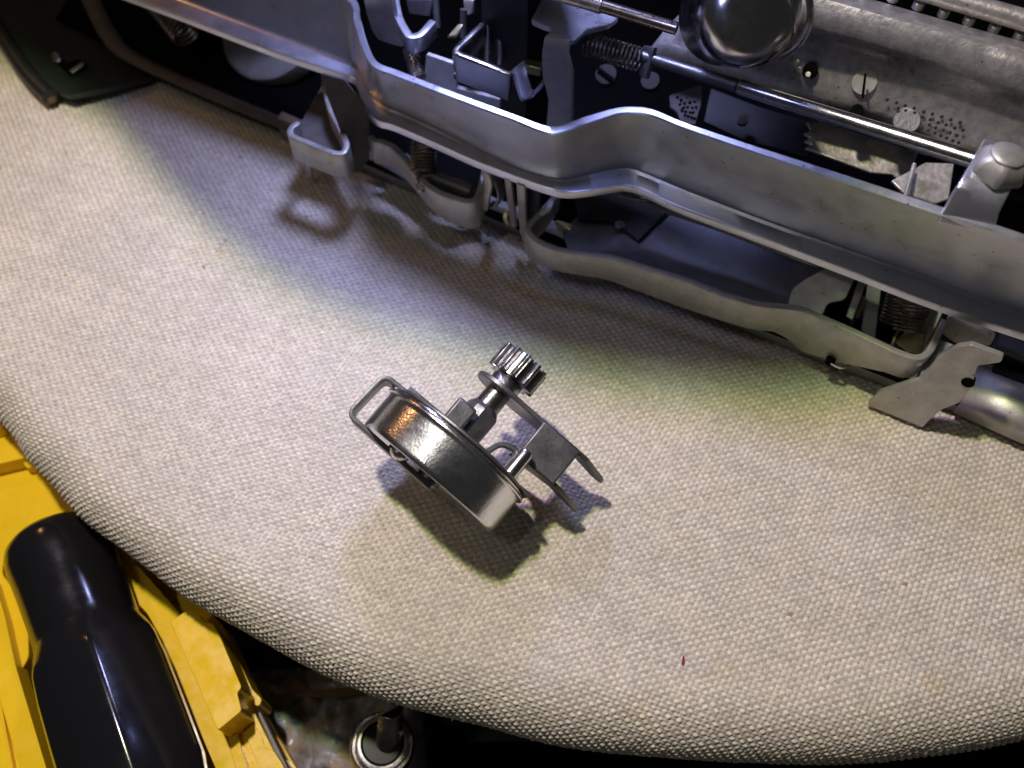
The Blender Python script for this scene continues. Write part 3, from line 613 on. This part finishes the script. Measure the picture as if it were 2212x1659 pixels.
plate("lever_floor", [(632, 285), (650, 262), (700, 175), (712, 235), (748, 315), (722, 328), (642, 298)], (690, 300, 1.35), ZU, .06, M["ribm"], tw)
plate("lever_web", [(806, 345), (880, 330), (945, 395), (1030, 415), (1040, 440), (960, 450), (900, 405), (862, 378)], (930, 410, .85), ZU, .06, M["ribm"], tw)
strap("hook_lever", [(800, 292), (806, 303), (824, 304), (850, 315), (871, 336), (899, 374), (927, 401), (948, 415), (978, 425), (1007, 434), (1022, 433), (1033, 422), (1041, 395), (1046, 370)], 1.75, [.6, .62, .62, .6, .55, .48, .6, .66, .72, .76, .78,   .8, .8, .8], .13, M["lever"], r=.12)
s1_ = spring("tension_spring", at(916, 300, 2.1), at(914, 372, 1.75), .235, 10, .030, M["springm"], tw)
strap("spring_hook", [(935, 376), (912, 380), (902, 390), (904, 400), (915, 404)], 1.75, .05, .05, M["lever"], r=.1)
tube("lever_pivot", [at(925, 380, 1.55), at(1020, 418, 1.55)], .19, M["dark"], tw, n=20)
# three hanging tongues
P = rounded([at(1050, 368, 2.3), at(1057, 394, 2.05), at(1052, 418, 1.75), at(1046, 450, 1.3)], .25, 5); sheet("hanging_tongue", [P - EX * .09, P + EX * .09], .1, M["lever"], tw)
P = rounded([at(1062, 378, 2.2), at(1078, 430, 1.7), at(1062, 452, 1.4), at(1052, 446, 1.3)], .2, 5); sheet("tongue_loop", [P, P + EX * .05 - NF * .2], .06, M["dark"], tw)
P = [at(1098, 383, 2.35), at(1104, 430, 1.6), at(1110, 487, .75)]; sheet("hanging_tongue", [np.array(P) - EX * .075, np.array(P) + EX * .075], .1, M["lever"], tw)
P = [at(1127, 395, 2.35), at(1130, 460, 1.4), at(1134, 500, .75), at(1140, 522, .45)]; sheet("hanging_tongue", [np.array(P) - EX * .09, np.array(P) + EX * .09], .12, M["lever"], tw)
P = rounded([at(1090, 452, 1.2), at(1086, 470, 1.0), at(1094, 484, .85)], .1, 4); sheet("small_clip", [P, P + EX * .1], .08, M["brass"], tw)
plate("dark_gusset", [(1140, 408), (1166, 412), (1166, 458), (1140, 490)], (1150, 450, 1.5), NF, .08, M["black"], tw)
# long trough strap
TR = [(1206, 412), (1195, 427), (1169, 458), (1148, 480), (1139, 493), (1145, 506), (1158, 518), (1195, 536), (1235, 543), (1317, 552), (1395, 577), (1475, 600), (1568, 637), (1641, 657), (1695, 661), (1735, 666), (1771, 683), (1841, 713), (1941, 760), (1976, 772), (1997, 769), (2010, 757), (2030, 715), (2042, 690)]
TD = [.5, .55, .6, .6, .6, .62, .62, .6, .62, .66, .72, .80, .72, .74, .76, .95, 1.12, .98, .62, .62, .64, .64, .5, .4]
strap("trough_lever", TR, 1.55, TD, .13, M["lever"], r=.22)
plate("lever_ear", [(1700, 657), (1712, 622), (1740, 601), (1790, 576), (1848, 598), (1826, 648), (1806, 652), (1788, 656), (1776, 684), (1735, 668)], (1740, 660, 1.56), unit(NF * .55 + ZU * .8), .08, M["lever"], tw, r=.07)
lathe("lug_hole", [(0.0001, .01), (.09, .01), (.09, -.1)], at(1792, 783, .62), unit(NF + ZU * .1), M["pan"], tw, n=20)
tube("lug_wire", rounded([at(1795, 784, .62), at(1815, 796, .55), at(1835, 790, .5)], .1, 4), .03, M["bright"], tw, n=8)
plate("trough_floor", [(1215, 500), (1290, 420), (1460, 455), (1800, 580), (1720, 655), (1640, 655), (1480, 600), (1320, 555), (1230, 545)], (1500, 580, .95), ZU, .08, M["floorm"], tw)
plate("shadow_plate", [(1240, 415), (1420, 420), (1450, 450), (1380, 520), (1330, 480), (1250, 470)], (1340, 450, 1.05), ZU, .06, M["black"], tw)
tube("trough_rod", [at(1330, 416, 1.9), at(1560, 492, 1.9), at(1800, 585, 1.9)], .085, M["gear"], tw, n=14)
plate("brass_finger", [(1199, 478), (1203, 474), (1237, 484), (1235, 495), (1230, 497)], (1220, 486, 1.5), ZU, .1, M["brass"], tw)
plate("curved_link", [(1188, 427), (1198, 436), (1190, 456), (1172, 467), (1163, 460), (1178, 448)], (1180, 450, 1.75), unit(ZU + NF * .4), .08, M["satin"], tw)
disc_on("floor_screw", 1338, 489, 1.02, .11, .06, ZU, M["dark"], tw)
# right end of the trough
plate("side_link", [(1856, 600), (1873, 607), (1842, 692), (1827, 684)], (1850, 650, 1.5), unit(NF * .4 + ZU * .8), .08, M["lever"], tw)
spring("small_spring", at(1862, 640, 1.3), at(1846, 684, 1.0), .09, 10, .014, M["springm"], tw)
plate("green_web", [(1875, 605), (1905, 612), (1890, 735), (1860, 715)], (1880, 670, 1.0), unit(NF * .5 + ZU * .5), .06, M["painted"], tw)
plate("green_web", [(2010, 655), (2040, 668), (2000, 752), (1975, 765), (1920, 745), (1985, 700)], (1990, 710, .9), unit(NF * .5 + ZU * .5), .06, M["painted"], tw)
spring("large_spring", at(1972, 612, 1.75), at(1946, 706, 1.15), .38, 12, .030, M["springm"], tw)
plate("spring_anchor", [(1930, 735), (1960, 715), (2000, 722), (1990, 765), (1960, 762)], (1960, 745, .8), unit(NF * .4 + ZU * .8), .1, M["brass"], tw)
# foot bracket
FB = [(1872, 875), (1899, 848), (1970, 825), (1988, 821), (2029, 772), (2066, 750), (2098, 745), (2168, 771), (2162, 783), (2112, 790), (2107, 809), (2100, 832), (2073, 870), (2034, 885), (2004, 911), (1993, 924)]
fb = plate("foot_bracket", FB, (1930, 897, .14), unit(NF + ZU * .12), .11, M["lever"], tw, r=.04, bevel=.03)
lathe("bracket_hole", [(0.0001, .015), (.11, .015), (.11, -.1)], onplane(2091, 826, at(1930, 897, .14), unit(NF + ZU * .12)), unit(NF + ZU * .12), M["pan"], fb, n=20)
plate("foot_bracket_edge", [(1984, 815), (2004, 765), (2030, 733), (2062, 744), (2030, 768), (1990, 818)], (2010, 770, 1.25), unit(ZU + EX * -.5), .08, M["satin"], tw)
plate("rear_ear", [(2034, 722), (2046, 686), (2060, 678), (2085, 690), (2146, 713), (2153, 722), (2140, 748), (2090, 742), (2066, 744)], (2090, 715, 1.4), unit(NF + ZU * .3), .1, M["lever"], tw, r=.05)
# base rail along the canvas
BL = [(610, 299), (640, 312), (1046, 480), (1120, 509), (1575, 703), (1768, 782), (1918, 837), (2058, 890), (2212, 955), (2420, 1040)]
P = np.array([at(u, v, .02) for u, v in BL])
sheet("base_rail", [P, P + ZU * .5, P + ZU * .6 - NF * .06, P + ZU * .63 - NF * .22, P + ZU * .4 - NF * .26], .06, M["painted"], tw, offset=-1, bevel=0)
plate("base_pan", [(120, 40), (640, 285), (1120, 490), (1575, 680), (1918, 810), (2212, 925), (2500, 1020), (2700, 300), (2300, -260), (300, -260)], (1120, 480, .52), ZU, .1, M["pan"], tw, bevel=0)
Pb = np.array([at(2078, 860, .55), at(2212, 920, .55), at(2420, 1000, .55)])
sheet("white_bar", [Pb + NF * .12 - ZU * .3, Pb + NF * .1, Pb - NF * .08 + ZU * .16, Pb - NF * .45 + ZU * .26, Pb - NF * .8 + ZU * .2], .08, M["lever"], tw, bevel=0, angle=80)
tube("dark_bar", [at(2150, 742, .9), at(2400, 840, .9)], .22, M["dark"], tw, n=20); tube("dark_bar", [at(2140, 800, .75), at(2400, 890, .75)], .12, M["black"], tw, n=16)
# left end: dark green side cover, ribs, disc
cov = plate("side_cover", [(-120, -120), (5, 68), (60, 140), (112, 193), (150, 207), (240, 190), (330, 166), (262, 118), (222, 70), (185, -10), (150, -120)], (150, 200, .35), unit(ZU + EX * .06), .14, M["green"], tw, r=.06)
tube("cover_rim", catmull([at(-80, -60, .55), at(10, 85, .5), at(62, 160, .4), at(108, 208, .3)], 5), .19, M["black"], cov, n=14)
disc_on("rubber_bumper", 108, 212, .16, .16, .1, ZU, M["card"], cov, n=18)
lathe("cover_stud", [(.13, 0), (.12, .12), (.06, .2), (.0001, .21)], at(126, 130, .45), ZU, M["bright"], cov, n=20)
plate("cover_slot", [(128, 142), (168, 128), (190, 140), (150, 162)], (160, 145, .42), ZU, .02, M["pan"], cov, bevel=0); plate("slot_tab", [(150, 152), (176, 134), (182, 138), (157, 157)], (165, 145, .47), ZU, .03, M["galv"], cov)
P = catmull([at(150, -60, 1.0), at(190, 30, .9), at(222, 88, .75), at(268, 130, .6), at(420, 200, .55), at(640, 292, .5)], 5)
sheet("side_rib", [P - EX * .0, P + unit(EX - NF) * .2 + ZU * .05, P + unit(EX - NF) * .42], .06, M["ribm"], tw, bevel=0)
lathe("felt_disc", [(0.0001, .16), (1.22, .16), (1.33, .1), (1.35, 0), (1.35, -.3)], at(590, 60, 1.2), unit(ZU + NF * .55 + EX * -.1), M["rubber"], tw, n=64)
spring("side_spring", at(330, -10, 1.6), at(405, 80, 1.2), .3, 12, .04, M["springm"], tw, hook=False)
# unseen slab with platen and posts, added and outlined to cast the cloth's shadow
SHD = [(-330, -40), (-120, 60), (40, 150), (150, 205), (232, 268), (300, 345), (400, 455), (520, 560), (650, 640), (800, 705), (1000, 760), (1200, 797), (1400, 825), (1560, 832), (1700, 812), (1790, 770)]
ZC = 13.0
CO = [at(u, v, 0) for u, v in SHD]; CO = [p + (KEY - p) * (ZC / KEY[2]) for p in CO]
CO = catmull(CO, 4); back = [CO[-1] + np.array([-1.5, 8.0, 0]), CO[0] + np.array([3.0, 6.0, 0])]
prism("shade_slab", list(CO) + back, (0, 0, 2.2), M["green"], tw, bevel=.15)
tube("platen", [CO[2] - NF * 4 + ZU * 3.2, CO[-3] - NF * 5 + ZU * 3.2], 1.6, M["black"], tw, n=40)
for k in (22, 44):
    prism("slab_post", [CO[k] - NF * 4.5 + EX * .5, CO[k] - NF * 4.5 - EX * .5, CO[k] - NF * 5.5 - EX * .5, CO[k] - NF * 5.5 + EX * .5], (0, 0, -12.4), M["black"], tw)

# ------------------------------------------------------------------ yellow case, screwdriver, ferrule, bag on the bench
case = thing("tool_case", "yellow plastic tool case with moulded ribs lying half under the board edge", "tool case")
ZH = -2.2
def hz(u, v, z): return at(u, v, z)
def slab(name, uv, z, depth, parent=case, r=.06, bevel=.06, m="yellow"):
    return plate(name, uv, (uv[0][0], uv[0][1], z), ZU, depth, M[m], parent, bevel=bevel, r=r)
slab("tray_floor", [(-250, 860), (330, 1080), (480, 1390), (700, 1760), (-250, 1900)], -4.4, .4)
slab("tray_deck", [(-250, 1010), (-60, 1030), (75, 1000), (160, 1040), (330, 1180), (260, 1230), (200, 1150), (140, 1130), (60, 1135), (10, 1190), (4, 1240), (44, 1290), (60, 1340), (62, 1420), (44, 1450), (66, 1520), (130, 1720), (-250, 1800)], -2.75, 1.4, bevel=.1, r=.1)
slab("left_lip", [(-60, 1240), (-14, 1250), (10, 1330), (34, 1440), (70, 1560), (112, 1700), (60, 1720), (16, 1570), (-20, 1440)], -2.45, .5, bevel=.08)
slab("left_ledge", [(-250, 1300), (-40, 1330), (-5, 1480), (40, 1720), (-250, 1800)], -2.6, .3, bevel=.08)
# ribs across the top left
slab("cross_rib", [(-120, 955), (20, 918), (70, 985), (-120, 1030)], -2.3, 1.6, bevel=.06)
slab("cross_rib", [(-120, 930), (-10, 898), (10, 925), (-120, 958)], -2.0, 1.6, bevel=.06)
slab("pocket_floor", [(-120, 1020), (90, 960), (170, 1060), (-120, 1130)], -3.6, .4)
slab("rib_stop", [(40, 985), (75, 968), (92, 1000), (58, 1012)], -2.45, 1.0, bevel=.08)
# right flank beside the handle
slab("long_rib", [(262, 1195), (300, 1225), (392, 1330), (402, 1362), (452, 1480), (530, 1720), (492, 1720), (440, 1600), (390, 1480), (352, 1385), (318, 1325), (285, 1290)], -2.75, 1.6, bevel=.06)
slab("latch_block", [(368, 1344), (410, 1313), (428, 1325), (440, 1342), (460, 1347), (474, 1372), (522, 1485), (512, 1496), (522, 1535), (470, 1578)], -2.0, 1.6, bevel=.07, r=.05)
slab("outer_flange", [(380, 1280), (440, 1310), (480, 1350), (545, 1490), (566, 1510), (560, 1526), (540, 1520), (600, 1640), (650, 1760), (560, 1760), (470, 1560)], -3.0, .9, bevel=.06)
slab("lower_block", [(486, 1586), (508, 1574), (530, 1640), (560, 1740), (520, 1740)], -2.8, 1.4, bevel=.05)
slab("lower_block", [(528, 1580), (548, 1562), (566, 1590), (572, 1616), (590, 1620), (610, 1650), (650, 1740), (590, 1740)], -2.95, 1.4, bevel=.05)
slab("edge_bead", [(556, 1540), (562, 1538), (612, 1640), (660, 1740), (650, 1742)], -3.2, .3, bevel=.04, m="rubber")

sd_ = thing("screwdriver", "black glossy plastic screwdriver handle resting in the yellow case", "screwdriver")
def axis_pt(u, v, z): return at(u, v, z)
h0, h1 = axis_pt(122, 1163, -2.25), axis_pt(300, 1690, -2.25)
hA = unit(h1 - h0); HL = np.linalg.norm(h1 - h0)
prof = [(0.0001, -.12), (.6, -.11), (.84, -.05), (.96, .08), (1.015, .25), (1.025, .5), (1.0, .8), (.985, 1.1), (.97, 1.5), (.96, 1.85), (.955, 2.1), (.965, 2.3), (.99, 2.4)]
def body_mod(t, h): return 1.0
lathe("handle_knob", prof + [(1.0, 2.45)], h0, hA, M["blackp"], sd_, n=72, ref=ZU)
def lobes(t, h):
    k = min(1, max(0, (h - 2.5) / .4)); return 1 - k * 0.55 * (1 - math.cos(math.pi / 6) / math.cos(((t + .25 + math.pi / 6) % (math.pi / 3)) - math.pi / 6))
lathe("handle_grip", [(.95, 2.2), (.985, 2.34), (1.05, 2.5), (1.13, 2.68), (1.165, 2.75), (1.195, 2.87), (1.21, 2.95), (1.24, 3.4), (1.25, 4.2), (1.25, 5.4), (1.1, 6.2), (.6, 6.4)], h0, hA, M["blackp"], sd_, n=144, ref=ZU, rmod=lobes, angle=30)
tube("shank", [h0 + hA * 6.3, h0 + hA * 12], .3, M["bright"], sd_, n=24)

fer = thing("steel_ferrule", "round steel ferrule with dark lining and cut metal stem on the bench", "ferrule")
fo = at(826, 1606, -3.4); fa = unit((CAM - fo) * 1.0 + np.array([0.0, 3.0, 0.0]))
lathe("rim", [(.40, .02), (.42, .06), (.46, .06), (.485, .0), (.47, -.06), (.52, -.08), (.58, -.06), (.62, -.14), (.63, -.3), (.62, -.8), (.60, -2.5)], fo, fa, M["bright"], fer, n=72)
lathe("lining", [(.37, .04), (.33, .03), (.32, -.12), (.27, -.16), (.25, -.10), (.20, -.4)], fo, fa, M["wornblack"], fer, n=56)
lathe("outer_lining", [(.41, .03), (.39, .07), (.37, .03)], fo, fa, M["wornblack"], fer, n=56)
sx = unit(np.cross(fa, (0.45, 0.9, 0))); sy = np.cross(fa, sx)
fo2 = fo + at(845, 1578, -2.9) * 0 
# cut stem: a half-round rod with a slanted flat face
sc0 = at(840, 1590, -3.3); sa = unit(fa + np.array([.02, .42, .1]))
X = unit(np.cross(sa, (-.45, .8, 0.1))); Y = np.cross(sa, X); V = []; Fs = []; n = 28
for j, h in enumerate([-.8, 0.0, .35, .95]):
    for i in range(n):
        t = 2 * math.pi * i / n; cx, cy = math.cos(t), math.sin(t)
        w = [1, 1, .98, .9][j]; hh = h - (max(0, -cy + .1) * .45 if j == 3 else 0) - (max(0, -cy) * .12 if j == 2 else 0)
        V.append(sc0 + .255 * w * (cx * X + cy * Y) + sa * hh)
for j in range(3):
    for i in range(n): Fs.append((j * n + i, j * n + (i + 1) % n, (j + 1) * n + (i + 1) % n, (j + 1) * n + i))
Fs.append(tuple(3 * n + i for i in range(n)))
obj("stem", V, Fs, M["gear"], fer, bevel=.02, angle=35)

# crumpled bag of bits
def crumple(name, quad, z, amp, seed, mat_, nx=60, ny=50):
    g = np.array([[lerp(lerp(np.array(quad[0], float), np.array(quad[1], float), s), lerp(np.array(quad[3], float), np.array(quad[2], float), s), t) for s in np.linspace(0, 1, nx)] for t in np.linspace(0, 1, ny)]).reshape(-1, 2)
    P = np.array([at(u, v, z) for u, v in g])
    x, y = P[:, 0] + 40, P[:, 1] + 40
    h = np.abs(smooth_noise(x, y, 1.1, seed)) * 1.6 + np.abs(smooth_noise(x, y, .45, seed + 1)) * .9 + smooth_noise(x, y, .2, seed + 2) * .35
    P[:, 2] += amp * h
    s = np.tile(np.linspace(0, 1, nx), ny); t = np.repeat(np.linspace(0, 1, ny), nx); P[:, 2] -= 1.2 * (np.maximum(0, np.abs(s - .5) - .38) + np.maximum(0, np.abs(t - .5) - .38)) * 4
    Fs = [(j * nx + i, j * nx + i + 1, (j + 1) * nx + i + 1, (j + 1) * nx + i) for j in range(ny - 1) for i in range(nx - 1)]
    return obj(name, P, Fs, mat_, None, angle=70, solid=.03)
tag(crumple("plastic_bag", [(520, 1440), (900, 1440), (930, 1800), (500, 1800)], -5.6, .9, 31, M["bag"]), "crumpled clear bag of grey and brown bits beside the yellow case", "bag")
tag(plate("card_strip", [(628, 1486), (700, 1490), (790, 1478), (800, 1492), (720, 1508), (640, 1502)], (700, 1495, -4.6), unit((.1, .2, 1)), .05, M["card"], None), "thin brown card strip lying on the bag below the board edge", "card strip")
tag(prism("dark_box", [at(930, 1600, -6), at(2600, 1600, -6), at(2600, 1900, -6), at(980, 1900, -6)], (0, 0, -1.5), M["pan"], None, bevel=.1), "dark box lying on the bench below the front edge of the board", "box")

# lint
fp = at(1476, 1427, .035)
lv = [(x * .8, y * .8) for x, y in [(-.018, -.10), (.022, -.05), (.028, .04), (.012, .115), (.0, .09), (-.012, .10), (-.024, .02), (-.03, -.07)]]
ca, sa_ = math.cos(-.15), math.sin(-.15)
tag(prism("lint_fleck", [fp + [x * ca - y * sa_, x * sa_ + y * ca, .02 * abs(y) * 5] for x, y in lv], (0, 0, -.012), M["red"], None, bevel=0), "tiny dark red fleck on the canvas near the bottom right", "lint")
V = []; Fs = []
for (u, v) in [(487, 519), (481, 527), (475, 535), (469, 541), (440, 575), (446, 570), (1318, 798), (1964, 1476)]:
    c = at(u, v, .03); a = random.uniform(0, 6.28); o = len(V); l = random.uniform(.022, .04)
    for k in range(5):
        q = k * 2 * math.pi / 5; x, y = l * math.cos(q), l * .5 * math.sin(q); V.append(c + [x * math.cos(a) - y * math.sin(a), x * math.sin(a) + y * math.cos(a), 0])
    V.append(c + [0, 0, .015]); Fs += [(o + k, o + (k + 1) % 5, o + 5) for k in range(5)]
fl = obj("husk_flecks", V, Fs, M["brownl"], board, kind="stuff")
